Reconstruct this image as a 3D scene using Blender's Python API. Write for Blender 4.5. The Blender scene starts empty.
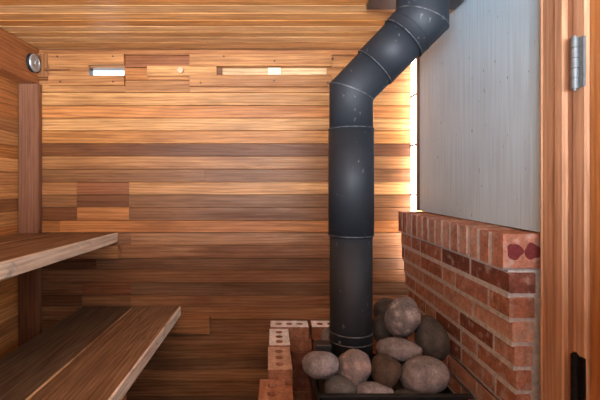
import bpy, bmesh, math, random
from mathutils import Vector, Matrix, noise, Euler
random.seed(7)
sc = bpy.context.scene
COL = sc.collection
F, VX, VY, CZ = 400.0, 272.0, 184.0, 1.25      # focal length (px), vanishing point, eye height
D = 2.05                                        # distance to the back wall
XL, XR, XWR = -1.28, 0.72, 0.76
CEIL = 1.94
YF = -1.1                                       # wall behind the photographer
def wz(y, d=D): return CZ - (y - VY) / F * d
def wx(x, d=D): return (x - VX) / F * d

# ------------------------------------------------------------------ helpers
def prop(o, label=None, cat=None, group=None, kind=None):
    for k, v in (('label', label), ('category', cat), ('group', group), ('kind', kind)):
        if v: o[k] = v
    return o
def empty(name, loc):
    o = bpy.data.objects.new(name, None); o.location = loc; o.empty_display_size = .05
    COL.objects.link(o); return o
class MB:
    """collects boards, boxes, tubes into one mesh with a grain UV and a tone colour"""
    def __init__(s):
        s.bm = bmesh.new(); s.uv = s.bm.loops.layers.uv.new('grain')
        s.tc = s.bm.loops.layers.float_color.new('tone')
    def paint(s, faces, tone, axis=0, off=None):
        ox, oy = off if off else (random.uniform(0, 40), random.uniform(0, 40))
        a2 = [i for i in range(3) if i != axis]
        for f in faces:
            for l in f.loops:
                c = l.vert.co
                l[s.uv].uv = (c[axis] + ox, c[a2[0]] + c[a2[1]] + oy)
                l[s.tc] = (*tone, 1)
    def prism(s, prof, axis, a, b, tone, smooth=False, off=None):
        """profile (list of 2-D points in the two other axes) run along axis from a to b"""
        o = [i for i in range(3) if i != axis]
        def mk(t):
            r = []
            for p in prof:
                v = [0, 0, 0]; v[axis] = t; v[o[0]] = p[0]; v[o[1]] = p[1]
                r.append(s.bm.verts.new(v))
            return r
        A, B = mk(a), mk(b); n = len(prof); fs = []
        for i in range(n):
            fs.append(s.bm.faces.new((A[i], A[(i+1) % n], B[(i+1) % n], B[i])))
            fs[-1].smooth = smooth
        fs.append(s.bm.faces.new(A[::-1])); fs.append(s.bm.faces.new(B))
        s.paint(fs, tone, axis, off); return fs
    def box(s, lo, hi, tone, axis=0, ch=0.0, off=None):
        o = [i for i in range(3) if i != axis]
        (u0, v0), (u1, v1) = (lo[o[0]], lo[o[1]]), (hi[o[0]], hi[o[1]])
        if ch:
            prof = [(u0+ch, v0), (u1-ch, v0), (u1, v0+ch), (u1, v1-ch), (u1-ch, v1), (u0+ch, v1), (u0, v1-ch), (u0, v0+ch)]
        else:
            prof = [(u0, v0), (u1, v0), (u1, v1), (u0, v1)]
        return s.prism(prof, axis, lo[axis], hi[axis], tone, off=off)
    def tube(s, p0, p1, r0, r1=None, tone=(1, 1, 1), n=24, caps=True, smooth=True):
        r1 = r0 if r1 is None else r1
        p0, p1 = Vector(p0), Vector(p1); d = (p1 - p0).normalized()
        u = d.orthogonal().normalized(); w = d.cross(u)
        A = [s.bm.verts.new(p0 + r0*(math.cos(t)*u + math.sin(t)*w)) for t in [2*math.pi*i/n for i in range(n)]]
        B = [s.bm.verts.new(p1 + r1*(math.cos(t)*u + math.sin(t)*w)) for t in [2*math.pi*i/n for i in range(n)]]
        fs = []
        for i in range(n):
            f = s.bm.faces.new((A[i], A[(i+1) % n], B[(i+1) % n], B[i])); f.smooth = smooth; fs.append(f)
        if caps:
            fs.append(s.bm.faces.new(A[::-1])); fs.append(s.bm.faces.new(B))
        s.paint(fs, tone, 2); return fs
    def build(s, name, mat, parent=None, bevel=0, base=None):
        bmesh.ops.recalc_face_normals(s.bm, faces=s.bm.faces)
        for e in s.bm.edges:
            if len(e.link_faces) == 2 and e.calc_face_angle(0) > .6: e.smooth = False
        me = bpy.data.meshes.new(name); s.bm.to_mesh(me); s.bm.free()
        me.materials.append(mat)
        o = bpy.data.objects.new(name, me); COL.objects.link(o)
        if parent is not None:
            o.parent = parent
            root = parent; L = Vector((0, 0, 0))
            while root is not None: L += root.location; root = root.parent
            me.transform(Matrix.Translation(-L))
        elif base is not None:
            me.transform(Matrix.Translation(-Vector(base))); o.location = base
        if bevel:
            b = o.modifiers.new('bevel', 'BEVEL'); b.width = bevel; b.segments = 2; b.limit_method = 'ANGLE'
        return o
def lin(r, g, b):
    f = lambda c: (c/255/12.92 if c/255 <= .04045 else ((c/255+.055)/1.055)**2.4)
    return (f(r), f(g), f(b))

# ------------------------------------------------------------------ materials
def newmat(name):
    m = bpy.data.materials.new(name); m.use_nodes = True
    nt = m.node_tree; nt.nodes.clear()
    out = nt.nodes.new('ShaderNodeOutputMaterial'); bs = nt.nodes.new('ShaderNodeBsdfPrincipled')
    nt.links.new(bs.outputs[0], out.inputs[0]); return m, nt, bs
def N(nt, t, **k):
    n = nt.nodes.new(t)
    for a, v in k.items(): setattr(n, a, v)
    return n
def ramp(nt, src, stops):
    r = N(nt, 'ShaderNodeValToRGB'); e = r.color_ramp.elements
    while len(e) < len(stops): e.new(.5)
    for i, (p, c) in enumerate(stops):
        e[i].position = p; e[i].color = (*(c if isinstance(c, tuple) else (c, c, c)), 1)
    nt.links.new(src, r.inputs[0]); return r.outputs[0]
def mul(nt, a, b, fac=1.0, mode='MULTIPLY'):
    m = N(nt, 'ShaderNodeMix', data_type='RGBA', blend_type=mode)
    if isinstance(fac, float): m.inputs[0].default_value = fac
    else: nt.links.new(fac, m.inputs[0])
    for s, i in ((a, 6), (b, 7)):
        if isinstance(s, tuple): m.inputs[i].default_value = (*s, 1)
        else: nt.links.new(s, m.inputs[i])
    return m.outputs[2]
def wood(name, rough=.42, contrast=1.0, bump=.12, spec=.5, worn=None, coat=0.0):
    m, nt, bs = newmat(name)
    uv = N(nt, 'ShaderNodeUVMap', uv_map='grain'); at = N(nt, 'ShaderNodeVertexColor', layer_name='tone')
    def nz(sx, sy, detail, dist=0.0, rough_=.6):
        mp = N(nt, 'ShaderNodeMapping'); mp.inputs['Scale'].default_value = (sx, sy, 1)
        nt.links.new(uv.outputs[0], mp.inputs[0])
        n = N(nt, 'ShaderNodeTexNoise', noise_dimensions='2D'); n.inputs['Scale'].default_value = 1
        n.inputs['Detail'].default_value = detail; n.inputs['Distortion'].default_value = dist; n.inputs['Roughness'].default_value = rough_
        nt.links.new(mp.outputs[0], n.inputs[0]); return n.outputs[0]
    fine = nz(9, 260, 4); mid = nz(2.2, 34, 5, 1.2); big = nz(1.6, 9, 3, .6)
    mp = N(nt, 'ShaderNodeMapping'); mp.inputs['Scale'].default_value = (1.9, 20, 1)
    nt.links.new(uv.outputs[0], mp.inputs[0])
    wv = N(nt, 'ShaderNodeTexWave', wave_type='BANDS', bands_direction='Y'); wv.inputs['Scale'].default_value = .9
    wv.inputs['Distortion'].default_value = 13; wv.inputs['Detail'].default_value = 3; wv.inputs['Detail Scale'].default_value = .55
    nt.links.new(mp.outputs[0], wv.inputs[0])
    c = contrast
    def lo(v): return 1 - (1 - v) * c
    k = mul(nt, at.outputs[0], ramp(nt, fine, [(.3, lo(.84)), (.7, 1.06)]))
    k = mul(nt, k, ramp(nt, mid, [(.3, (lo(.78), lo(.72), lo(.68))), (.62, (1.05, 1.05, 1.05))]))
    k = mul(nt, k, ramp(nt, wv.outputs[0], [(0, (lo(.82), lo(.77), lo(.73))), (.45, (1, 1, 1)), (1, (1.06, 1.06, 1.04))]))
    k = mul(nt, k, ramp(nt, big, [(.3, (lo(.8), lo(.76), lo(.74))), (.65, (1.1, 1.1, 1.1))]))
    if worn:
        w = nz(7, 30, 5, .8); k = mul(nt, k, worn, ramp(nt, w, [(.56, 0.0), (.76, .7)]), 'MIX')
    nt.links.new(k, bs.inputs['Base Color'])
    nt.links.new(ramp(nt, mid, [(.3, rough+.14), (.7, rough-.06)]), bs.inputs['Roughness'])
    bs.inputs['Specular IOR Level'].default_value = spec
    if coat: bs.inputs['Coat Weight'].default_value = coat; bs.inputs['Coat Roughness'].default_value = .25
    bp = N(nt, 'ShaderNodeBump'); bp.inputs['Strength'].default_value = bump; bp.inputs['Distance'].default_value = .01
    nt.links.new(mul(nt, fine, mid, .5, 'MIX'), bp.inputs['Height']); nt.links.new(bp.outputs[0], bs.inputs['Normal'])
    return m
M_CEDAR = wood('varnished_cedar', .31, 1.25, .22, .26)
M_BENCH = wood('bench_timber', .5, 1.5, .3, .35, worn=lin(74, 58, 46))
M_EDGE = wood('worn_lit_bench_edge', .6, .8, .3, .3, worn=lin(120, 122, 130))
M_POST = wood('post_timber', .5, .9, .15, .35)
M_DOOR = wood('door_timber', .35, .8, .1, .5)

def simple(name, col, rough=.5, metal=0.0, n_scale=60, n_amt=.25, bump=.0, spec=.5, object_space=True):
    m, nt, bs = newmat(name); tx = N(nt, 'ShaderNodeTexCoord')
    n = N(nt, 'ShaderNodeTexNoise'); n.inputs['Scale'].default_value = n_scale; n.inputs['Detail'].default_value = 5
    nt.links.new(tx.outputs['Object'], n.inputs[0])
    k = mul(nt, col, ramp(nt, n.outputs[0], [(.3, 1 - n_amt), (.7, 1 + n_amt)]))
    nt.links.new(k, bs.inputs['Base Color'])
    bs.inputs['Roughness'].default_value = rough; bs.inputs['Metallic'].default_value = metal; bs.inputs['Specular IOR Level'].default_value = spec
    if bump:
        b = N(nt, 'ShaderNodeBump'); b.inputs['Strength'].default_value = bump; b.inputs['Distance'].default_value = .01
        nt.links.new(n.outputs[0], b.inputs['Height']); nt.links.new(b.outputs[0], bs.inputs['Normal'])
    return m
M_STEEL = simple('brushed_steel', lin(176, 180, 182), .45, .6, 30, .12)
M_DARKRING = simple('black_rubber', lin(22, 22, 24), .6)
M_HINGE = simple('galvanised_hinge', lin(118, 126, 132), .5, .5, 90, .15)
M_HINGE_SHADE = simple('shaded_hinge', lin(30, 28, 30), .5, .6, 90, .15)  # dark copy of the hinge metal, shade on the lower hinge painted in
M_IRON = simple('black_cast_iron', lin(26, 27, 30), .55, .3, 120, .3, .2)
M_PLATE = simple('dark_sheet_steel', lin(74, 74, 80), .4, .7, 20, .2)
M_SCREW = simple('rusty_screw', lin(70, 44, 34), .5, .5)
M_MORTAR = simple('grey_mortar', lin(196, 192, 194), .9, 0, 70, .22, .5, .2)
M_FLOOR = simple('dark_concrete', lin(58, 52, 47), .85, 0, 14, .25, .2)
M_WHITE = simple('white_painted_frame', lin(230, 232, 234), .5, 0, 40, .03)
M_GAP = simple('dark_backing', lin(44, 28, 18), .9, 0, 40, .2)
M_PLUG = simple('maroon_mortar_plug', lin(112, 50, 52), .85, 0, 90, .15, .3, .2)
M_KNOB = simple('pale_birch_knob', lin(196, 164, 132), .5, 0, 40, .1)
M_BLOCKW = simple('white_wood_block', lin(226, 208, 182), .6, 0, 40, .06)

def pipe_mat():
    m, nt, bs = newmat('black_stove_enamel'); tx = N(nt, 'ShaderNodeTexCoord')
    n = N(nt, 'ShaderNodeTexNoise'); n.inputs['Scale'].default_value = 9; n.inputs['Detail'].default_value = 6
    nt.links.new(tx.outputs['Object'], n.inputs[0])
    mp = N(nt, 'ShaderNodeMapping'); mp.inputs['Scale'].default_value = (60, 60, 34); nt.links.new(tx.outputs['Object'], mp.inputs[0])
    sc_ = N(nt, 'ShaderNodeTexNoise'); sc_.inputs['Scale'].default_value = 1; sc_.inputs['Detail'].default_value = 6; nt.links.new(mp.outputs[0], sc_.inputs[0])
    k = mul(nt, lin(37, 43, 52), ramp(nt, n.outputs[0], [(.3, .8), (.7, 1.2)]))
    k = mul(nt, k, lin(150, 150, 152), ramp(nt, sc_.outputs[0], [(.66, 0.0), (.74, .4)]), 'MIX')
    nt.links.new(k, bs.inputs['Base Color'])
    bs.inputs['Metallic'].default_value = .25
    nt.links.new(ramp(nt, n.outputs[0], [(.3, .66), (.7, .56)]), bs.inputs['Roughness'])
    return m
M_PIPE = pipe_mat()
M_SEAM = simple('scuffed_pipe_seam', lin(84, 88, 94), .5, .4, 60, .7)

def panel_mat():
    m, nt, bs = newmat('grey_cement_board'); tx = N(nt, 'ShaderNodeTexCoord')
    def nz(scale, detail, s=1):
        mp = N(nt, 'ShaderNodeMapping'); mp.inputs['Scale'].default_value = scale; nt.links.new(tx.outputs['Object'], mp.inputs[0])
        n = N(nt, 'ShaderNodeTexNoise'); n.inputs['Scale'].default_value = s; n.inputs['Detail'].default_value = detail
        nt.links.new(mp.outputs[0], n.inputs[0]); return n.outputs[0]
    st = nz((1, 130, 3), 4); cl = nz((3, 3, 3), 4); sp = nz((1, 60, 26), 2)
    k = mul(nt, lin(184, 208, 226), ramp(nt, st, [(.3, .86), (.7, 1.1)]))
    k = mul(nt, k, ramp(nt, cl, [(.3, .9), (.7, 1.06)]))
    k = mul(nt, k, lin(62, 62, 68), ramp(nt, sp, [(.70, 0.0), (.75, .75)]), 'MIX')
    nt.links.new(k, bs.inputs['Base Color']); bs.inputs['Roughness'].default_value = .5; bs.inputs['Specular IOR Level'].default_value = .4
    b = N(nt, 'ShaderNodeBump'); b.inputs['Strength'].default_value = .1; b.inputs['Distance'].default_value = .01
    nt.links.new(st, b.inputs['Height']); nt.links.new(b.outputs[0], bs.inputs['Normal'])
    return m
M_PANEL = panel_mat()

def brick_mat(name, smear=.5):
    m, nt, bs = newmat(name); tx = N(nt, 'ShaderNodeTexCoord'); at = N(nt, 'ShaderNodeVertexColor', layer_name='tone')
    def nz(s, d):
        n = N(nt, 'ShaderNodeTexNoise'); n.inputs['Scale'].default_value = s; n.inputs['Detail'].default_value = d
        nt.links.new(tx.outputs['Object'], n.inputs[0]); return n.outputs[0]
    a, b_, c = nz(30, 6), nz(130, 5), nz(34, 8)
    k = mul(nt, at.outputs[0], ramp(nt, a, [(.3, .68), (.7, 1.2)]))
    k = mul(nt, k, ramp(nt, b_, [(.3, .75), (.7, 1.15)]))
    k = mul(nt, k, lin(186, 170, 162), ramp(nt, c, [(.52, 0.0), (.7, smear)]), 'MIX')
    nt.links.new(k, bs.inputs['Base Color']); bs.inputs['Roughness'].default_value = .85; bs.inputs['Specular IOR Level'].default_value = .25
    bp = N(nt, 'ShaderNodeBump'); bp.inputs['Strength'].default_value = .45; bp.inputs['Distance'].default_value = .008
    nt.links.new(mul(nt, a, b_, .5, 'MIX'), bp.inputs['Height']); nt.links.new(bp.outputs[0], bs.inputs['Normal'])
    return m
M_BRICK = brick_mat('mortar_smeared_brick', .75)
M_CORED = brick_mat('loose_cored_brick', .25)

def stone_mat(name, base, dark, patch, patch_at=.6):
    m, nt, bs = newmat(name); tx = N(nt, 'ShaderNodeTexCoord')
    def nz(s, d):
        n = N(nt, 'ShaderNodeTexNoise'); n.inputs['Scale'].default_value = s; n.inputs['Detail'].default_value = d; n.inputs['Roughness'].default_value = .65
        nt.links.new(tx.outputs['Object'], n.inputs[0]); return n.outputs[0]
    a, b_, c = nz(16, 8), nz(150, 5), nz(26, 10)
    k = mul(nt, dark, base, ramp(nt, a, [(.32, 0.0), (.6, 1.0)]), 'MIX')
    k = mul(nt, k, patch, ramp(nt, c, [(patch_at, 0.0), (patch_at + .12, .75)]), 'MIX')
    k = mul(nt, k, ramp(nt, b_, [(.3, .66), (.7, 1.22)]))
    nt.links.new(k, bs.inputs['Base Color']); bs.inputs['Roughness'].default_value = .75; bs.inputs['Specular IOR Level'].default_value = .3
    bp = N(nt, 'ShaderNodeBump'); bp.inputs['Strength'].default_value = .3; bp.inputs['Distance'].default_value = .006
    nt.links.new(mul(nt, c, b_, .4, 'MIX'), bp.inputs['Height']); nt.links.new(bp.outputs[0], bs.inputs['Normal'])
    return m
S_GREY = stone_mat('grey_river_stone', lin(142, 135, 139), lin(91, 84, 87), lin(176, 166, 168), .58)
S_PINK = stone_mat('pinkish_stone', lin(142, 127, 126), lin(93, 84, 85), lin(190, 160, 153), .52)
S_DARK = stone_mat('dark_greenish_stone', lin(95, 92, 91), lin(55, 52, 54), lin(123, 109, 101), .62)
S_BROWN = stone_mat('brown_stone', lin(87, 70, 62), lin(55, 47, 43), lin(114, 86, 70), .6)
S_SCAR = stone_mat('scarred_grey_stone', lin(140, 135, 139), lin(91, 86, 89), lin(195, 188, 191), .5)

def glass_mat():
    m = bpy.data.materials.new('window_glass'); m.use_nodes = True; nt = m.node_tree; nt.nodes.clear()
    o = N(nt, 'ShaderNodeOutputMaterial'); t = N(nt, 'ShaderNodeBsdfTransparent'); g = N(nt, 'ShaderNodeBsdfGlossy')
    t.inputs[0].default_value = (.95, .97, .98, 1); g.inputs['Roughness'].default_value = .03
    mx = N(nt, 'ShaderNodeMixShader'); mx.inputs[0].default_value = .06
    nt.links.new(t.outputs[0], mx.inputs[1]); nt.links.new(g.outputs[0], mx.inputs[2]); nt.links.new(mx.outputs[0], o.inputs[0])
    return m
M_GLASS = glass_mat()
def frosted_mat():
    m = bpy.data.materials.new('frosted_glass'); m.use_nodes = True; nt = m.node_tree; nt.nodes.clear()
    o = N(nt, 'ShaderNodeOutputMaterial'); t = N(nt, 'ShaderNodeBsdfTranslucent'); g = N(nt, 'ShaderNodeBsdfDiffuse')
    t.inputs[0].default_value = (.95, .97, .98, 1); g.inputs[0].default_value = (.9, .92, .92, 1)
    mx = N(nt, 'ShaderNodeMixShader'); mx.inputs[0].default_value = .25
    nt.links.new(t.outputs[0], mx.inputs[1]); nt.links.new(g.outputs[0], mx.inputs[2]); nt.links.new(mx.outputs[0], o.inputs[0])
    return m
M_FROST = frosted_mat()

# cedar tones
T = dict(gold=lin(206, 142, 80), pale=lin(212, 158, 102), honey=lin(194, 130, 76), mid=lin(172, 114, 70), tan=lin(186, 132, 84),
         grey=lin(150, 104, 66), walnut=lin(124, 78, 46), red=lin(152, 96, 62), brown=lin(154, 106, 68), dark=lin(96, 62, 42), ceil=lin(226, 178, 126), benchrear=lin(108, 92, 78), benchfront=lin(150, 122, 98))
T2 = dict(mid=lin(164, 122, 90), honey=lin(178, 132, 94), brown=lin(150, 112, 82), grey=lin(142, 110, 86), tan=lin(180, 136, 100), red=lin(146, 100, 74), walnut=lin(116, 82, 60))
def jit(t, a=.1):
    f = 1 + random.uniform(-a, a); return tuple(c * f for c in t)

# ------------------------------------------------------------------ SETTING: back wall
rows = [49, 55, 67.5, 80, 92.5, 105.5, 118, 130.5, 143.5, 156, 169, 182, 194.5, 207, 220.5, 232.5, 245, 258, 269.5, 282.5, 295.5,
        307, 319.5, 332.5, 346, 359, 369.5, 382, 396]
while wz(rows[-1]) > .06: rows.append(rows[-1] + 12.8)
rows.append(VY + CZ / D * F)
tone_rows = ['mid', 'tan', 'tan', 'honey', 'pale', 'honey', 'pale', 'gold', 'walnut', 'tan', 'grey', 'pale', 'grey', 'brown', 'honey', 'tan', 'mid',
             'grey', 'mid', 'grey', 'mid', 'honey', 'brown', 'mid', 'brown', 'grey', 'tan', 'brown', 'grey', 'mid', 'brown', 'grey', 'mid', 'brown']
joints = {1: [125, 190, 'tan', 'red', 'tan'], 2: [88, 124.3, 148, 216, 327, 'mid', None, 'honey', 'tan', None, 'tan'], 3: [125, 190, 'tan', 'tan', 'tan'],
          0: [44, 'mid', 'mid'], 11: [77, 129, 'tan', 'red', 'pale'], 12: [77, 129, 'grey', 'walnut', 'grey'], 13: [77, 129, 'walnut', 'honey', 'brown'],
          14: [60, 'honey', 'honey'], 15: [131, 'mid', 'tan'], 19: [82, 131, 'brown', 'red', 'grey'], 20: [82, 131, 'walnut', 'brown', 'mid'],
          17: [96, 'walnut', 'grey'], 21: [82, 131, 'brown', 'mid', 'honey'], 10: [205, 'grey', 'brown']}
XE = wx(410.5); WZ0_ = .78
wb = MB(); bk = MB()
for i in range(len(rows) - 1):
    z1, z0 = wz(rows[i]), max(0, wz(rows[i+1]))
    if i == 0: z1 = CEIL
    if z1 - z0 < .004: continue
    base = tone_rows[i % len(tone_rows)]
    spec = joints.get(i, [base])
    xs = [wx(v) for v in spec if isinstance(v, (int, float))]; ts = [v for v in spec if not isinstance(v, (int, float))]
    xs = [XL - .02] + xs + [XE]
    dy = random.uniform(-.0022, .0012)
    for a, b, t in zip(xs[:-1], xs[1:], ts):
        if t is None: continue
        y0 = D + dy + random.uniform(-.0008, .0008); y1 = D + .02; c = .0028
        g = .0004 if len(xs) > 2 else 0
        q = .0011; wb.prism([(y1, z0), (y1, z1), (y0 + .014, z1), (y0 + .014, z1 - q), (y0 + c, z1 - q), (y0, z1 - q - c*.7), (y0, z0 + q + c*.4), (y0 + c*.4, z0 + q), (y0 + .014, z0 + q), (y0 + .014, z0)], 0, a + g, b - g, jit(T2[t] if i >= 15 and t in T2 else T[t]))
    # backing behind the boards, open only where the vents go through
    for a, b, t in zip(xs[:-1], xs[1:], ts):
        if not (t is None and a < -.5): bk.box((a, D + .02 if t else D + .014, z0), (b, D + .06, z1), (.03, .02, .014) if t else lin(226, 190, 146))
wb.box((XE, D, 0), (XWR + .03, D + .06, WZ0_), T['mid'])      # behind the brick wall's end
wb.box((XE, D + .0, WZ0_), (XWR + .03, D + .06, CEIL), T['pale'])
wall_back = wb.build('wall_back', M_CEDAR); prop(wall_back, kind='structure')
backing = bk.build('wall_back_backing', M_CEDAR, wall_back)
backing.name = 'backing'

# ceiling boards (run across the room)
cy = [2.05 + .02, 2.036, 1.949, 1.876, 1.814, 1.75, 1.686, 1.616, 1.544]
while cy[-1] > YF: cy.append(cy[-1] - random.choice([.066, .07, .074]))
ct = ['tan', 'pale', 'ceil', 'pale', 'ceil', 'gold', 'pale', 'ceil', 'gold', 'ceil']
cb = MB()
for i in range(len(cy) - 1):
    b, a = cy[i] - .0032, cy[i+1] + .0032; c = .002; z = CEIL + random.uniform(-.001, .001)
    cb.prism([(a, CEIL + .02), (a, z + c), (a + c, z), (b - c, z), (b, z + c), (b, CEIL + .02)], 0, XL - .03, XWR + .05, jit(T[ct[i % len(ct)]]))
cb.box((XL - .05, YF - .05, CEIL + .02), (XWR + .08, D + .08, CEIL + .05), T['dark'])
prop(cb.build('ceiling', M_CEDAR), kind='structure')

# left wall boards (run along the room)
lb = MB(); z = 0; lt = ['pale', 'honey', 'gold', 'brown', 'tan', 'gold', 'honey', 'pale', 'tan', 'gold']
i = 0
while z < CEIL - .005:
    z1 = min(CEIL, z + .0655); x = XL + random.uniform(-.001, .001); c = .003
    cuts = [YF, random.uniform(.2, 1.1), random.uniform(1.5, 1.9), D + .02]
    for a, b in zip(cuts[:-1], cuts[1:]):
        lb.prism([(XL - .02, z), (x - c*.5, z), (x, z + c*.6), (x, z1 - c), (x - c, z1), (XL - .02, z1)], 1, a, b, jit(T[random.choice(lt)], .12))
    z = z1; i += 1
lb.box((XL - .05, YF - .05, 0), (XL - .02, D + .06, CEIL), (.03, .02, .014), 1)
prop(lb.build('wall_left', M_CEDAR), kind='structure')

# right wall, with the rear corner window and the doorway left open
WY0, WY1, WZ0, WZ1 = 1.972, D, .78, 1.9
DY0, DY1, DZ = .12, .90, 1.86
rw = MB()
def rbox(y0, y1, z0, z1): rw.box((XWR, y0, z0), (XWR + .05, y1, z1), T['mid'], 1)
rbox(DY1 + .06, WY0, 0, CEIL); rbox(WY0, WY1 + .02, 0, WZ0); rbox(WY0, WY1 + .02, WZ1, CEIL)
rbox(YF, DY0 - .06, 0, CEIL); rbox(DY0 - .06, DY1 + .06, DZ + .06, CEIL)
prop(rw.build('wall_right', M_CEDAR), kind='structure')
# wall behind the photographer with a daylight window
FX0, FX1, FZ0, FZ1 = -1.12, .66, 1.04, 1.90
fw = MB()
def fbox(x0, x1, z0, z1): fw.box((x0, YF - .05, z0), (x1, YF, z1), T['mid'], 0)
fbox(XL - .05, FX0, 0, CEIL); fbox(FX1, XWR + .05, 0, CEIL); fbox(FX0, FX1, 0, FZ0); fbox(FX0, FX1, FZ1, CEIL)
prop(fw.build('wall_front', M_CEDAR), kind='structure')
fl = MB(); fl.box((XL - .05, YF - .05, -.06), (XWR + .08, D + .08, 0), (1, 1, 1)); prop(fl.build('floor', M_FLOOR), kind='structure')

ztop_ = 1.116
# window_1: the narrow bright strip in the rear corner of the right wall
w1 = prop(empty('window_1', (.735, 2.0, WZ0)), kind='structure')
g = MB(); f_ = g.bm.faces.new([g.bm.verts.new(v) for v in ((.7135, WY0, WZ0), (.7135, WY1, WZ0), (.7135, WY1, WZ1), (.7135, WY0, WZ1))]); g.paint([f_], (1, 1, 1))
g.build('pane', M_FROST, w1)
g = MB()
for zz in (.945, 1.195, 1.445, 1.695): g.box((.708, WY0, zz - .004), (.718, WY1 - .001, zz + .004), (1, 1, 1))
g.build('glazing_bar', simple('grey_bar', lin(70, 70, 70), .6), w1)
g = MB(); g.box((.71, WY0 - .005, ztop_ + .004), (.758, WY0 - .0005, WZ1), T['brown'], 2); g.box((.73, WY0, WZ0 - .02), (.76, WY1 - .001, WZ0), T['brown'], 1)
g.build('frame', M_POST, w1)
# window_2: daylight window behind the photographer
w2 = prop(empty('window_2', ((FX0 + FX1)/2, YF, FZ0)), kind='structure')
g = MB(); g.box((FX0, YF - .03, FZ0), (FX1, YF - .026, FZ1), (1, 1, 1)); g.build('pane', M_GLASS, w2)
g = MB()
for a, b in (((FX0, FZ0), (FX1, FZ0 + .03)), ((FX0, FZ1 - .03), (FX1, FZ1)), ((FX0, FZ0 + .03), (FX0 + .03, FZ1 - .03)), ((FX1 - .03, FZ0 + .03), (FX1, FZ1 - .03))):
    g.box((a[0], YF - .045, a[1]), (b[0], YF - .005, b[1]), T['mid'])
g.build('frame', M_POST, w2)

# door casing and door in the right wall
cs = MB(); CT_ = dict(tan=lin(196, 152, 122), brown=lin(160, 116, 90))
for (y0, y1, x, t) in ((1.036, 1.045, .699, 'tan'), (.985, 1.036, .701, 'tan'), (.955, .985, .694, 'tan'), (.936, .955, .706, 'brown'), (.898, .936, .703, 'tan')):
    cs.box((x, y0, 0), (XWR, y1, DZ + .1), jit(CT_[t], .03), 2, .003)
for (y0, y1) in ((DY0 - .1, DY0 - .004),): cs.box((.704, y0, 0), (XWR, y1, DZ + .1), T['mid'], 2, .003)
cs.box((.704, DY0 - .1, DZ + .004), (XWR - .002, 1.045, DZ + .1), T['mid'], 1, .003)
prop(cs.build('trim_1', M_DOOR), kind='structure')
d1 = prop(empty('door_1', (.73, .89, 0)), kind='structure')
dl = MB(); GZ0, GZ1, GY0, GY1 = 1.08, 1.74, .24, .78
for (a, b, z0, z1, ax, t) in ((GY1, .896, .012, DZ, 2, 'honey'), (DY0, GY0, .012, DZ, 2, 'mid'), (GY0, GY1, GZ1, DZ, 1, 'mid'), (GY0, GY1, GZ0 - .12, GZ0, 1, 'honey'),
        (GY0, .42, .012, GZ0 - .12, 2, 'gold'), (.42, .60, .012, GZ0 - .12, 2, 'mid'), (.60, GY1, .012, GZ0 - .12, 2, 'tan')):
    dl.box((.712, a, z0), (.752, b, z1), jit(T[t], .05), ax, .0015)
dl.build('door_leaf', M_DOOR, d1)
g = MB(); g.box((.729, GY0, GZ0), (.733, GY1, GZ1), (1, 1, 1)); g.build('added_door_pane', M_GLASS, d1)  # unseen pane added to let fill light onto the benches
h = MB(); h.tube((.712, .2, 1.02), (.68, .2, 1.02), .012); h.tube((.68, .2, 1.09), (.68, .2, .95), .014); h.build('door_handle', M_POST, d1)
def hinge(z0, z1, mat):
    e = empty('door_hinge', (.70, .917, z0)); e.parent = d1; e.location = Vector((.70, .917, z0)) - d1.location
    k = MB(); n = 5; s = (z1 - z0) / n
    for i in range(n): k.tube((.694, .917, z0 + i*s + .0006), (.694, .917, z0 + (i+1)*s - .0006), .0082, tone=(1, 1, 1))
    k.tube((.694, .917, z0 - .004), (.694, .917, z1 + .004), .0045)
    k.build('knuckle', mat, e)
    k = MB(); k.box((0.698, .8965, z0 + .002), (0.7035, .909, z1 - .002), (1, 1, 1), 2)
    k.build('hinge_plate', mat, e)
hinge(1.468, 1.585, M_HINGE); hinge(.735, .86, M_HINGE_SHADE)

ztop_ = 1.116
# cement board heat shield on the right wall
pn = MB(); pn.box((XR, 1.06, ztop_ + .004), (XR + .012, 1.945, CEIL - .001), (1, 1, 1), 2)
hs = pn.build('heat_shield_panel', M_PANEL, base=(XR, 1.5, ztop_ + .004))
prop(hs, 'grey cement board heat shield panel on the right wall above the brick', 'panel')
pb = MB(); pb.box((XR - .004, 1.945, ztop_ + .004), (XR + .034, 1.964, CEIL - .002), lin(112, 92, 88), 2, .001)
pb.build('edge_strip', M_POST, hs)
for (yy) in (1.12, 1.5, 1.88):
    pb = MB(); pb.box((XR + .012, yy - .02, ztop_ + .01), (XWR, yy + .02, CEIL - .03), T['dark'], 2); pb.build('spacer_batten', M_POST, hs)

# ------------------------------------------------------------------ left: post, beam, metal disc
p = MB(); p.box((-1.277, D - .04, 0), (-1.176, D - .003, wz(85.5)), lin(134, 90, 66), 2, .003)
post = prop(p.build('timber_post', M_POST, base=(-1.23, D - .02, 0)), 'upright reddish brown timber post in the left rear corner under the beam', 'post')
p = MB(); p.box((-1.278, YF + .02, 1.757), (-1.192, D - .003, CEIL - .002), lin(168, 108, 66), 1, .003)
prop(p.build('timber_beam', M_CEDAR, base=(-1.235, .5, 1.757)), 'thick timber beam along the top of the left wall under the ceiling', 'beam')
dz, dyy = wz(63.5, 1.99), 1.982
dc = prop(empty('metal_wall_disc', (-1.192, dyy, dz)), 'round brushed metal disc with dark rim on the side of the left beam', 'disc')
a = MB(); a.tube((-1.1915, dyy, dz), (-1.176, dyy, dz), .0455, n=48); a.build('rim', M_DARKRING, dc)
a = MB()
for r0, r1, x0, x1 in ((.044, .042, -1.176, -1.170), (.042, .030, -1.170, -1.168), (.030, .028, -1.168, -1.1715), (.028, .012, -1.1715, -1.170), (.012, .009, -1.170, -1.166)):
    a.tube((x0, dyy, dz), (x1, dyy, dz), r0, r1, n=48, caps=False, smooth=False)
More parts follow.
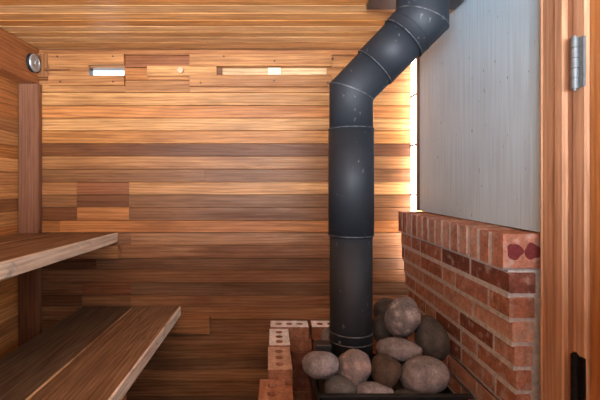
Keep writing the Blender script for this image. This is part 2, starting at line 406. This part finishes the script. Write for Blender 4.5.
a.tube((-1.166, dyy, dz), (-1.1655, dyy, dz), .009, .008, n=32)
a.build('face_plate', M_STEEL, dc)

# ------------------------------------------------------------------ vents high on the back wall
def vent(name, label, x0, x1, rail_y, slide, knob=None, screws=(), tones=('tan', 'tan', 'mid')):
    r = prop(empty(name, (wx((x0+x1)/2), D - .004, wz(72))), label, 'vent', 'sliding wall vents')
    for (ya, yb), t in zip(rail_y, tones):
        b = MB(); b.box((wx(x0), D - .026, wz(yb)), (wx(x1), D - .0035, wz(ya)), jit(T[t], .04), 0, .0025); rail = b.build('rail', M_CEDAR, r)
        for sx, sy in screws:
            if ya < sy < yb:
                s = MB(); s.tube((wx(sx), D - .0275, wz(sy)), (wx(sx), D - .02, wz(sy)), .0045, n=12); s.build('screw', M_SCREW, rail)
    b = MB(); b.box((wx(slide[0]), D - .016, wz(rail_y[1][0] + .6)), (wx(slide[1]), D - .0035, wz(rail_y[0][1] - .6)), T[slide[2]], 0, .0015)
    sl = b.build('slide_board', M_CEDAR, r)
    return r, sl
v1, s1 = vent('wall_vent', 'sliding wood wall vent at upper left with a short bright open slot', 51, 125.5, ((55, 66), (76.5, 86.5)), (41, 90, 'tan'), screws=((63, 83), (115, 58), (60, 58), (115, 83)), tones=('tan', 'tan'))
b = MB(); zc = wz(71)
b.prism([(wx(47), zc - .005), (wx(72), zc - .001), (wx(72), zc + .001), (wx(47), zc + .005)], 1, D - .03, D - .016, T['walnut']); b.build('wedge_handle', M_POST, s1)
v2, s2 = vent('wall_vent', 'long sliding wood wall vent left of the stovepipe with a round knob', 190.5, 331, ((55.5, 67.2), (76, 87.5)), (148, 217, 'pale'), screws=((224.5, 58), (274.5, 62.5), (332, 60), (274, 82), (201.5, 84), (327, 84)), tones=('tan', 'tan'))
b = MB(); kx, kz = wx(181.5), wz(71.5); b.tube((kx, D - .016, kz), (kx, D - .034, kz), .0155, .017, n=28); b.tube((kx, D - .034, kz), (kx, D - .037, kz), .017, .014, n=28)
b.build('knob', M_KNOB, s2)
b = MB(); b.box((wx(268), D - .012, wz(76)), (wx(281), D + .0135, wz(68.3)), (1, 1, 1), 0, .001); b.build('white_stop_block', M_BLOCKW, v2)
b = MB(); b.box((wx(217.5), D - .01, wz(75.8)), (wx(222), D + .0135, wz(68.3)), T['walnut'], 0, .001); b.build('stop_peg', M_POST, v2)
b = MB(); b.box((wx(38), D - .018, wz(78)), (wx(51), D - .0035, wz(54.5)), T['brown'], 2, .002)
prop(b.build('wood_block', M_CEDAR, base=(wx(45), D - .01, wz(78))), 'small brown wood filler block between the beam and upper left vent', 'block')

# ------------------------------------------------------------------ benches
def bench(name, label, z, thick, xs, tones, y_near, k, ledger, rails, legs, notch=0, wall_cleat=False):
    r = prop(empty(name, ((xs[0]+xs[-1])/2, (D + y_near)/2, 0)), label, 'bench')
    shear = lambda o: [setattr(v.co, 'z', v.co.z + k*(D - (v.co.y + o.parent.location.y))) for v in o.data.vertices]
    for i in range(len(xs) - 1):
        g0 = .0035 if i else 0
        b = MB(); lo, hi = (xs[i] + g0, y_near, z - thick), (xs[i+1], D - .004 - (0 if i else notch), z)
        b.box(lo, hi, jit(T[tones[i]], .03), 1, .005)
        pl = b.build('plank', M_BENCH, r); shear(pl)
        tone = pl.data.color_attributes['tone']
        for pg in pl.data.polygons:   # rubbed arrises along the gap, lit highlight painted in pale
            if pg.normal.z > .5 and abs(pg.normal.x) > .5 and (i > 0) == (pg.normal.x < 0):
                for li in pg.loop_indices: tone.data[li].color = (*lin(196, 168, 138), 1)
        if i == len(xs) - 2:      # worn front edge of the front plank, light on it painted in pale
            pl.data.materials.append(M_EDGE)
            for pg in pl.data.polygons:
                if pg.normal.x > .6:
                    pg.material_index = 1
                    for li in pg.loop_indices: tone.data[li].color = (*lin(222, 210, 196), 1)
    x0, x1, za, zb = ledger
    b = MB(); b.box((x0, D - .055, zb), (x1, D - .004, za), lin(182, 134, 94), 0, .002); b.build('ledger', M_CEDAR, r)
    if wall_cleat:
        kz = k*(D - YF)
        b = MB(); b.box((x0, YF + .003, zb + kz), (x1, YF + .042, z - thick - .001 + kz), T['honey'], 0, .002); b.build('ledger', M_CEDAR, r)
    for y in rails:
        b = MB(); b.box((xs[0] + .02, y - .02, z - thick - .09 + k*(D-y)), (xs[-1] - .002, y + .02, z - thick - .001 + k*(D-y)), T['mid'], 0, .002); b.build('cross_rail', M_CEDAR, r)
    for (x, y) in legs:
        b = MB(); b.box((x - .04, y - .0205, 0), (x + .04, y + .0205, z - thick - .09 + k*(D-y)), T['mid'], 2, .002); b.build('leg', M_POST, r)
    return r
bench('sauna_bench', 'higher wooden sauna bench along the left wall with lit pale worn front edge', wz(232.3), .054, [-1.275, -1.087, -.789], ['benchfront', 'benchfront'], YF + .004, .022,
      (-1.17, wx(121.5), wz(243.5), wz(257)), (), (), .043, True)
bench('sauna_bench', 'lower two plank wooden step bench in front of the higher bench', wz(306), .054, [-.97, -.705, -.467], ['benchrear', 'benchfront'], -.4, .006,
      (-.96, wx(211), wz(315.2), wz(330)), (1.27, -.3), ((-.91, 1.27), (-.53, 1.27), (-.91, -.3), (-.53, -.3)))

# ------------------------------------------------------------------ brick half wall on the right
BT = [lin(184, 130, 112), lin(176, 120, 100), lin(190, 140, 122), lin(168, 110, 92), lin(182, 130, 116), lin(128, 80, 68), lin(194, 150, 134)]
bwall = prop(empty('brick_half_wall', (.68, 1.55, 0)), 'red brick half wall with flared top courses below the grey panel', 'brick wall')
YN, YB = 1.07, 1.965
XB = XWR - .003; XC = .705
ztop = 1.116
cop = MB(); mor = MB()
z1, z0 = ztop, ztop - .092
n = 14; pitch = (YB - YN) / n
for i in range(n):
    y0 = YN + i*pitch; jx = random.uniform(-.0025, -.0008)
    cop.box((.620 + jx, y0 + (.009 if i else 0), z0 + random.uniform(-.0015, .001)), (XB, y0 + pitch - .009, z1 + random.uniform(-.002, .002)), jit(random.choice(BT[:5] + BT[6:]), .1), 0, .003)
mor.box((.6202, YN + .006, z0 - .004), (XB - .0005, YB - .006, z1 - .003), (1, 1, 1), 1)
cop.build('coping_course', M_BRICK, bwall)
crs = MB(); face = [.633, .638, .647, .655, .662] + [.665]*14
zt = z0 - .012; ci = 0
while zt > .02:
    zb = max(0.0, zt - .0545); xf = face[ci]; step = .213
    yend = YN + .004*min(ci, 5)
    y = yend; first = True; half = ci % 2
    while y < YB - .02:
        L = .096 if (first and half) else .203
        if random.random() < .18 and not first: L = .096
        y2 = min(y + L, YB)
        crs.box((xf + random.uniform(-.0015, .0015), y, zb), (XC, y2, zt), jit(random.choice(BT), .12), 1, .003)
        y = y2 + .013; first = False
    mor.box((xf + .0018, yend + .006, zb - .0145), (XB - .0006, YB - .007, zt + .006), (1, 1, 1), 1)
    zt = zb - .0125; ci += 1
crs.build('brick_courses', M_BRICK, bwall); mor.build('mortar', M_MORTAR, bwall)
def blob(cx, cz, r, seed):
    m = MB(); prof = []
    for i in range(20):
        t = 2*math.pi*i/20; rr = r*(1 + .10*math.sin(3*t + seed) + .06*math.sin(5*t + 2*seed)); prof.append((cx + rr*math.cos(t), cz + rr*math.sin(t)))
    m.prism(prof, 1, YN - .0015, YN + .003, (1, 1, 1)); return m
for cx, s in ((wx(514.7, YN), 1.0), (wx(532.5, YN), 2.4)):
    blob(cx, wz(251.5, YN), .0215, s).build('filled_core_hole', M_PLUG, bwall)

# ------------------------------------------------------------------ low stack of cored bricks round the stove
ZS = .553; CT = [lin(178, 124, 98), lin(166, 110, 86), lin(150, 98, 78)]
LIT_TOP = lin(244, 236, 238)  # white light from above painted into the brick tops
def cored_brick(x0, x1, y0, y1, z0, z1, tone, top_tone, label, rot=0.0, axis=0):
    bm = MB(); B = bm.bm
    cx, cy_ = (x0+x1)/2, (y0+y1)/2; L, W = ((x1-x0)/2, (y1-y0)/2)
    holes = []
    for k in (-1, 0, 1):
        hx, hy = (k*L*.56, 0) if axis == 0 else (0, k*W*.56)
        holes.append((hx, hy))
    R = .0165
    for z, up in ((z1, True), (z0, False)):
        pass
    def ring(z):
        c = .003
        o = [B.verts.new((cx+sx, cy_+sy, z)) for sx, sy in ((-L, -W), (L, -W), (L, W), (-L, W))]
        hs_ = [[B.verts.new((cx+hx+R*math.cos(2*math.pi*i/16), cy_+hy+R*math.sin(2*math.pi*i/16), z)) for i in range(16)] for hx, hy in holes]
        return o, hs_
    o1, h1 = ring(z1); o0, h0 = ring(z0); fs = []; top = []
    for o, hh in ((o1, h1), (o0, h0)):
        ed = []
        for lp in [o] + hh:
            for i in range(len(lp)): ed.append(B.edges.new((lp[i], lp[(i+1) % len(lp)])))
        res = bmesh.ops.triangle_fill(B, edges=ed, use_beauty=True)
        new = [f for f in res['geom'] if isinstance(f, bmesh.types.BMFace)]
        (top if o is o1 else fs).extend(new)
    for a, b in zip([o1] + h1, [o0] + h0):
        for i in range(len(a)):
            j = (i+1) % len(a); fs.append(B.faces.new((a[i], a[j], b[j], b[i])))
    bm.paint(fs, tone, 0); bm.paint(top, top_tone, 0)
    o = bm.build('cored_brick', M_CORED, base=(cx, cy_, z0))
    o.rotation_euler.z = rot
    return prop(o, label, 'brick', 'loose three hole bricks on the low stack')
h = .057
cored_brick(wx(270.5, 1.96), wx(308.5, 1.96), 1.948, 2.04, ZS - h, ZS, CT[0], LIT_TOP, 'lit pale topped three hole brick at the left end of the row along the back wall')
cored_brick(wx(312, 1.96), wx(351, 1.96), 1.948, 2.04, ZS - h, ZS, CT[1], LIT_TOP, 'lit pale topped three hole brick against the back wall, half hidden by the stovepipe')
cored_brick(wx(355, 1.96), wx(394, 1.96), 1.948, 2.04, ZS - h, ZS, CT[0], LIT_TOP, 'lit pale topped three hole brick behind the stones right of the stovepipe')
cored_brick(-.012, .078, 1.728, 1.925, ZS - h, ZS, CT[1], LIT_TOP, 'lit white topped three hole brick at the rear of the brick row left of the stove', 0, 1)
cored_brick(-.016, .076, 1.502, 1.712, ZS - h, ZS, CT[0], lin(196, 160, 142), 'lit pale topped orange three hole brick in the middle of the row left of the stove', .01, 1)  # top toned paler than the sides, as lit from above
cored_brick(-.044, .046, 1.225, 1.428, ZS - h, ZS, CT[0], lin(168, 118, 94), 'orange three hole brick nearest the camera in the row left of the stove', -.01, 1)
lw = prop(empty('brick_stack', (.1, 1.8, 0)), 'low dry stacked red brick wall left of the stove under the three hole bricks', 'brick wall')
cr1 = MB(); cr2 = MB(); zt = ZS - h - .001; ci = 0
while zt > .03:
    zb = max(0, zt - .0625)
    off = -.105 if ci % 2 else 0
    x = wx(270.5, 1.96) + off
    while x < .60:
        a, b = max(x, wx(270.5, 1.96) - .003), min(x + .2, .62)
        if b - a > .03: cr1.box((a, 1.946 + random.uniform(-.003, .003), zb), (b, 2.042, zt), jit(random.choice(CT + BT[3:4]), .15), 0, .003)
        x += .209
    ys = [1.925, 1.715, 1.50, 1.29, 1.2] if ci % 2 == 0 else [1.925, 1.82, 1.61, 1.40, 1.2]
    for y1, y0 in zip(ys[:-1], ys[1:]):
        sh = -.028 if y1 < 1.45 else 0
        cr2.box((-.014 + sh, y0 + .006, zb), (.076 + sh, y1, zt), jit(random.choice(CT), .15), 1, .003)
    zt = zb - .001; ci += 1
cr1.build('brick_courses', M_CORED, lw); cr2.build('brick_courses', M_CORED, lw)

# ------------------------------------------------------------------ stove
st = prop(empty('wood_stove', (.36, 1.4, 0)), 'black iron sauna stove with an open stone tray beneath the stovepipe', 'stove')
SX0, SX1, SY0, SY1 = .136, .56, 1.13, 1.52
b = MB(); b.box((SX0 + .03, SY0 + .03, .12), (SX1 - .03, SY1 - .03, .555), (1, 1, 1), 2, .01); b.build('body', M_IRON, st)
b = MB(); TZ = wz(395, SY0)
b.box((SX0, SY0, .53), (SX0 + .006, SY1, .605), (1, 1, 1), 1); b.box((SX1 - .006, SY0, .53), (SX1, SY1, .605), (1, 1, 1), 1)
b.box((SX0 + .006, SY0, .53), (SX1 - .006, SY0 + .006, TZ), (1, 1, 1), 0); b.box((SX0 + .006, SY1 - .006, .53), (SX1 - .006, SY1, .605), (1, 1, 1), 0)
b.box((SX0 + .006, SY0 + .006, .545), (SX1 - .006, SY1 - .006, .556), (1, 1, 1), 0)
b.box((SX0 - .003, SY0 - .012, TZ - .004), (SX1 + .003, SY0 + .006, TZ + .002), (1, 1, 1), 0, .001)
b.build('stone_tray', M_IRON, st)
b = MB(); b.box((SX0 + .010, 1.33, .556), (SX0 + .02, 1.375, .686), (1, 1, 1), 2, .002); b.box((SX0 + .010, 1.33, .686), (SX0 + .06, 1.375, .714), (1, 1, 1), 0, .003); b.build('tray_bracket', M_PLATE, st)
b = MB(); b.box((.24, SY0 + .015, .2), (.5, SY0 + .03, .46), (1, 1, 1), 2, .004); b.build('fire_door', M_IRON, st)
for x in (SX0 + .06, SX1 - .06):
    for y in (SY0 + .07, SY1 - .07):
        b = MB(); b.tube((x, y, 0), (x, y, .125), .018, .022); b.build('leg', M_IRON, st)

# ------------------------------------------------------------------ stovepipe
PX, PY, PR = wx(351, 1.39), 1.39, .0755
P1 = Vector((wx(350.5, 1.39), 1.39, wz(92, 1.39)))
P2 = Vector((wx(422, 1.34), 1.34, wz(19.5, 1.34)))
pp = prop(empty('stovepipe', (PX, PY, .56)), 'black metal stovepipe with an angled offset rising from the stone stove', 'stovepipe')
def sweep(pts, radii, name, mat, n=56, parent=pp):
    """mitred round duct through the points"""
    m = MB(); rings = []
    for i, p in enumerate(pts):
        d0 = (pts[i] - pts[i-1]).normalized() if i else (pts[1] - pts[0]).normalized()
        d1 = (pts[i+1] - pts[i]).normalized() if i < len(pts)-1 else d0
        nn = (d0 + d1).normalized()
        u = Vector((0, 1, 0)) - d0*d0.y; u.normalize(); w = d0.cross(u)
        ring = []
        for k in range(n):
            t = 2*math.pi*k/n; q = radii[i]*(math.cos(t)*u + math.sin(t)*w)
            q = q - d0*(q.dot(nn)/d0.dot(nn))          # slide along the duct to the mitre plane
            ring.append(m.bm.verts.new(p + q))
        rings.append(ring)
    fs = []
    for A, B in zip(rings[:-1], rings[1:]):
        for k in range(n):
            f = m.bm.faces.new((A[k], A[(k+1) % n], B[(k+1) % n], B[k])); f.smooth = True; fs.append(f)
    m.paint(fs, (1, 1, 1), 2)
    o = m.build(name, mat, parent)
    sd = o.modifiers.new('thick', 'SOLIDIFY'); sd.thickness = .0015; sd.offset = -1
    return o
def V(y, d=PY - PR): return Vector((PX, PY, wz(y, d)))
sweep([Vector((PX, PY, .557)), V(236)], [PR - .002]*2, 'pipe_section', M_PIPE)
sweep([V(238.5), V(126)], [PR + .0025]*2, 'pipe_section', M_PIPE)
dd = (P2 - P1)
sweep([V(127.5), Vector((PX, PY, P1.z)), P1 + dd*.40], [PR - .001]*3, 'pipe_elbow', M_PIPE)
sweep([P1 + dd*.34, P1 + dd*.80], [PR + .003]*2, 'pipe_section', M_PIPE)
PT = Vector((P2.x + .0, P2.y, CEIL + .03))
sweep([P1 + dd*.74, P2, PT], [PR + .0085]*3, 'pipe_elbow', M_PIPE)
def band(c, d, r, wdt, name='seam_ring', mat=M_SEAM):
    c = Vector(c); d = Vector(d).normalized()
    sweep([c - d*wdt/2, c + d*wdt/2], [r, r], name, mat)
Z = Vector((0, 0, 1))
band(V(237.5), Z, PR + .0035, .004); band(V(126.3), Z, PR + .0036, .003)
band(V(338), Z, PR + .002, .0045, 'collar_band'); band(V(347.5), Z, PR + .002, .0045, 'collar_band')
band(P1 + dd*.742, dd, PR + .0095, .003); band(P1 + dd*.345, dd, PR + .004, .0025); band(P1 + dd*.84, dd, PR + .0095, .003, 'seam_ring', M_PIPE)
# mitre seams
def mitre_ring(c, da, db, r, n=56, hw=.0018):
    nn = (da + db).normalized(); u = Vector((0, 1, 0)) - da*da.y; u.normalize(); w = da.cross(u); m = MB(); A = []; B = []
    for k in range(n):
        t = 2*math.pi*k/n; q = r*(math.cos(t)*u + math.sin(t)*w); q = q - da*(q.dot(nn)/da.dot(nn))
        A.append(m.bm.verts.new(c + q - da*hw)); B.append(m.bm.verts.new(c + q + db*hw))
    m.paint([m.bm.faces.new((A[k], A[(k+1) % n], B[(k+1) % n], B[k])) for k in range(n)], (1, 1, 1), 2)
    o = m.build('seam_ring', M_SEAM, pp); sd = o.modifiers.new('thick', 'SOLIDIFY'); sd.thickness = .0015; sd.offset = -1
for (c, da, db, r) in ((Vector((PX, PY, P1.z)), Z, dd.normalized(), PR + .0006), (P2, dd.normalized(), Z, PR + .0092)):
    mitre_ring(c, da, db, r)
b = MB(); b.tube((PX - PR - .022, PY - .02, wz(348.5, 1.37)), (PX - PR + .012, PY - .01, wz(348.5, 1.37)), .0125, n=20); b.build('damper_knob', M_PLATE, pp)
b = MB(); b.tube((PX - .052, PY - .065, wz(345, 1.31)), (PX - .046, PY - .05, wz(345, 1.31)), .004, n=10); b.build('rivet', M_SEAM, pp)
# ceiling plate where the pipe passes out
b = MB(); b.box((.362, 1.05, CEIL - .022), (.70, 1.535, CEIL - .001), (1, 1, 1), 0, .002); b.build('ceiling_plate', M_PLATE, pp)

# ------------------------------------------------------------------ sauna stones
def stone(cx, cy_, w, hh, Y, mat, label, depth=None, tilt=0.0, seed=0, amp=.17, boxy=0.0):
    """centre (px), size (px) and distance give a real stone"""
    s = Y / F; a, c = w*s/2, hh*s/2; d = (depth if depth else (w + hh)*s/2*.5) 
    bm = bmesh.new(); bmesh.ops.create_icosphere(bm, subdivisions=4, radius=1)
    off = Vector((seed*7.3, seed*3.1, seed*1.7))
    for v in bm.verts:
        p = v.co.normalized()
        k = 1 + amp*noise.noise(p*.9 + off) + amp*.4*noise.noise(p*2.4 + off)
        if boxy:
            mx = max(abs(p.x), abs(p.y), abs(p.z)); k *= 1 + boxy*(1/mx - 1)*-.0 + boxy*(.85 - mx)*-.5
        v.co = Vector((p.x*a, p.y*d, p.z*c)) * k
    # fit the outline to its measured size
    R = Matrix.Rotation(tilt, 4, 'Y')
    bmesh.ops.transform(bm, matrix=R, verts=bm.verts)
    for ax, tgt in ((0, a), (2, c)):
        lo_, hi_ = min(v.co[ax] for v in bm.verts), max(v.co[ax] for v in bm.verts)
        for v in bm.verts: v.co[ax] = (v.co[ax] - (lo_ + hi_)/2) * 2*tgt/(hi_ - lo_)
    for f in bm.faces: f.smooth = True
    me = bpy.data.meshes.new('sauna_stone'); bm.to_mesh(me); bm.free(); me.materials.append(mat)
    o = bpy.data.objects.new('sauna_stone', me); COL.objects.link(o); o.location = (wx(cx, Y), Y, wz(cy_, Y))
    return prop(o, label, 'stone', 'stones piled in the stove tray')
stone(402.5, 317.5, 35, 41, 1.375, S_SCAR, 'large upright grey stone with a scarred face, topmost of the pile', .052, .25, 1)
stone(386, 311, 26, 25, 1.57, S_DARK, 'dark grey stone peeking out left behind the topmost stone', .045, -.5, 2)
stone(383, 328, 22, 28, 1.475, S_DARK, 'dark greenish stone wedged against the right side of the stovepipe', .042, .1, 3)
stone(400, 350, 46, 25, 1.315, S_GREY, 'wide flat grey stone directly beneath the topmost stone', .045, .12, 4)
stone(431, 340, 34, 47, 1.385, S_DARK, 'large dark grey stone leaning beside the brick wall', .06, -.25, 5)
stone(424, 375.5, 49, 37, 1.215, S_GREY, 'big rounded grey stone at the front right of the tray', .06, -.15, 6, .1)
stone(385.5, 371, 30, 31, 1.225, S_BROWN, 'dark brown stone in the middle of the front row', .05, .2, 7)
stone(352.5, 368, 36, 37, 1.235, S_PINK, 'pinkish grey stone with a pale patch in front of the stovepipe', .048, .5, 8)
stone(321, 365, 37, 28, 1.20, S_GREY, 'smooth grey egg shaped stone at the far left overhanging the tray', .042, -.1, 9)
stone(340, 387.5, 33, 23, 1.18, S_DARK, 'brownish grey stone at the front left corner below the egg shaped one', .036, 0, 10)
stone(374, 391, 38, 15, 1.18, S_GREY, 'low grey stone half sunk at the front centre of the tray', .036, 0, 11)
stone(402, 367, 22, 13, 1.31, S_DARK, 'small dark stone in the gap left of the big front right one', .03, 0, 12)
stone(326.5, 340, 12, 25, 1.49, S_GREY, 'narrow grey stone half hidden behind the left side of the stovepipe', .03, 0, 13)
stone(381.5, 353, 11, 16, 1.39, S_GREY, 'small grey stone between the stovepipe and the wide flat one', .025, 0, 14)
stone(408, 395, 28, 9, 1.18, S_DARK, 'dark stone low in the tray under the big rounded front one', .03, 0, 15)

# ------------------------------------------------------------------ light
def area(name, loc, size, direction, power, color=(1, 1, 1)):
    l = bpy.data.lights.new(name, 'AREA'); l.shape = 'RECTANGLE'; l.size, l.size_y = size; l.energy = power; l.color = color
    o = bpy.data.objects.new(name, l); COL.objects.link(o); o.location = loc
    o.rotation_euler = Vector(direction).to_track_quat('-Z', 'Y').to_euler(); return o
# daylight by the corner window; lamps outside window_2 and the door are added
area('corner_window_daylight', (.80, 2.01, 1.36), (.11, 1.14), (-1, 0, 0), 14, (1, .97, .94))
area('added_low_fill', ((FX0+FX1)/2, YF - 1.1, .80), (2.5, .74), (0, 1, .32), 850, (.94, .97, 1))  # added lamp, set low so the sill shades the lower room
area('added_door_fill', (.9, (GY0+GY1)/2, (GZ0+GZ1)/2), (GY1-GY0, GZ1-GZ0), (-1, 0, 0), 7, (.9, .96, 1))  # added lamp to light the bench fronts from the right
w = bpy.data.worlds.new('overcast_sky'); sc.world = w; w.use_nodes = True
w.node_tree.nodes['Background'].inputs[0].default_value = (.86, .93, 1, 1); w.node_tree.nodes['Background'].inputs[1].default_value = 3.0

# ------------------------------------------------------------------ camera
cam = bpy.data.cameras.new('camera'); cam.sensor_width = 36; cam.lens = 24
cam.shift_x = (300 - VX)/600; cam.shift_y = -(200 - VY)/600; cam.clip_start = .02
co = bpy.data.objects.new('camera', cam); COL.objects.link(co); co.location = (0, 0, CZ); co.rotation_euler = (math.pi/2, 0, 0)
sc.camera = co
sc.view_settings.view_transform = 'Standard'; sc.view_settings.look = 'None'; sc.view_settings.exposure = 0.0
sc.view_settings.gamma = 1; sc.view_settings.use_curve_mapping = False
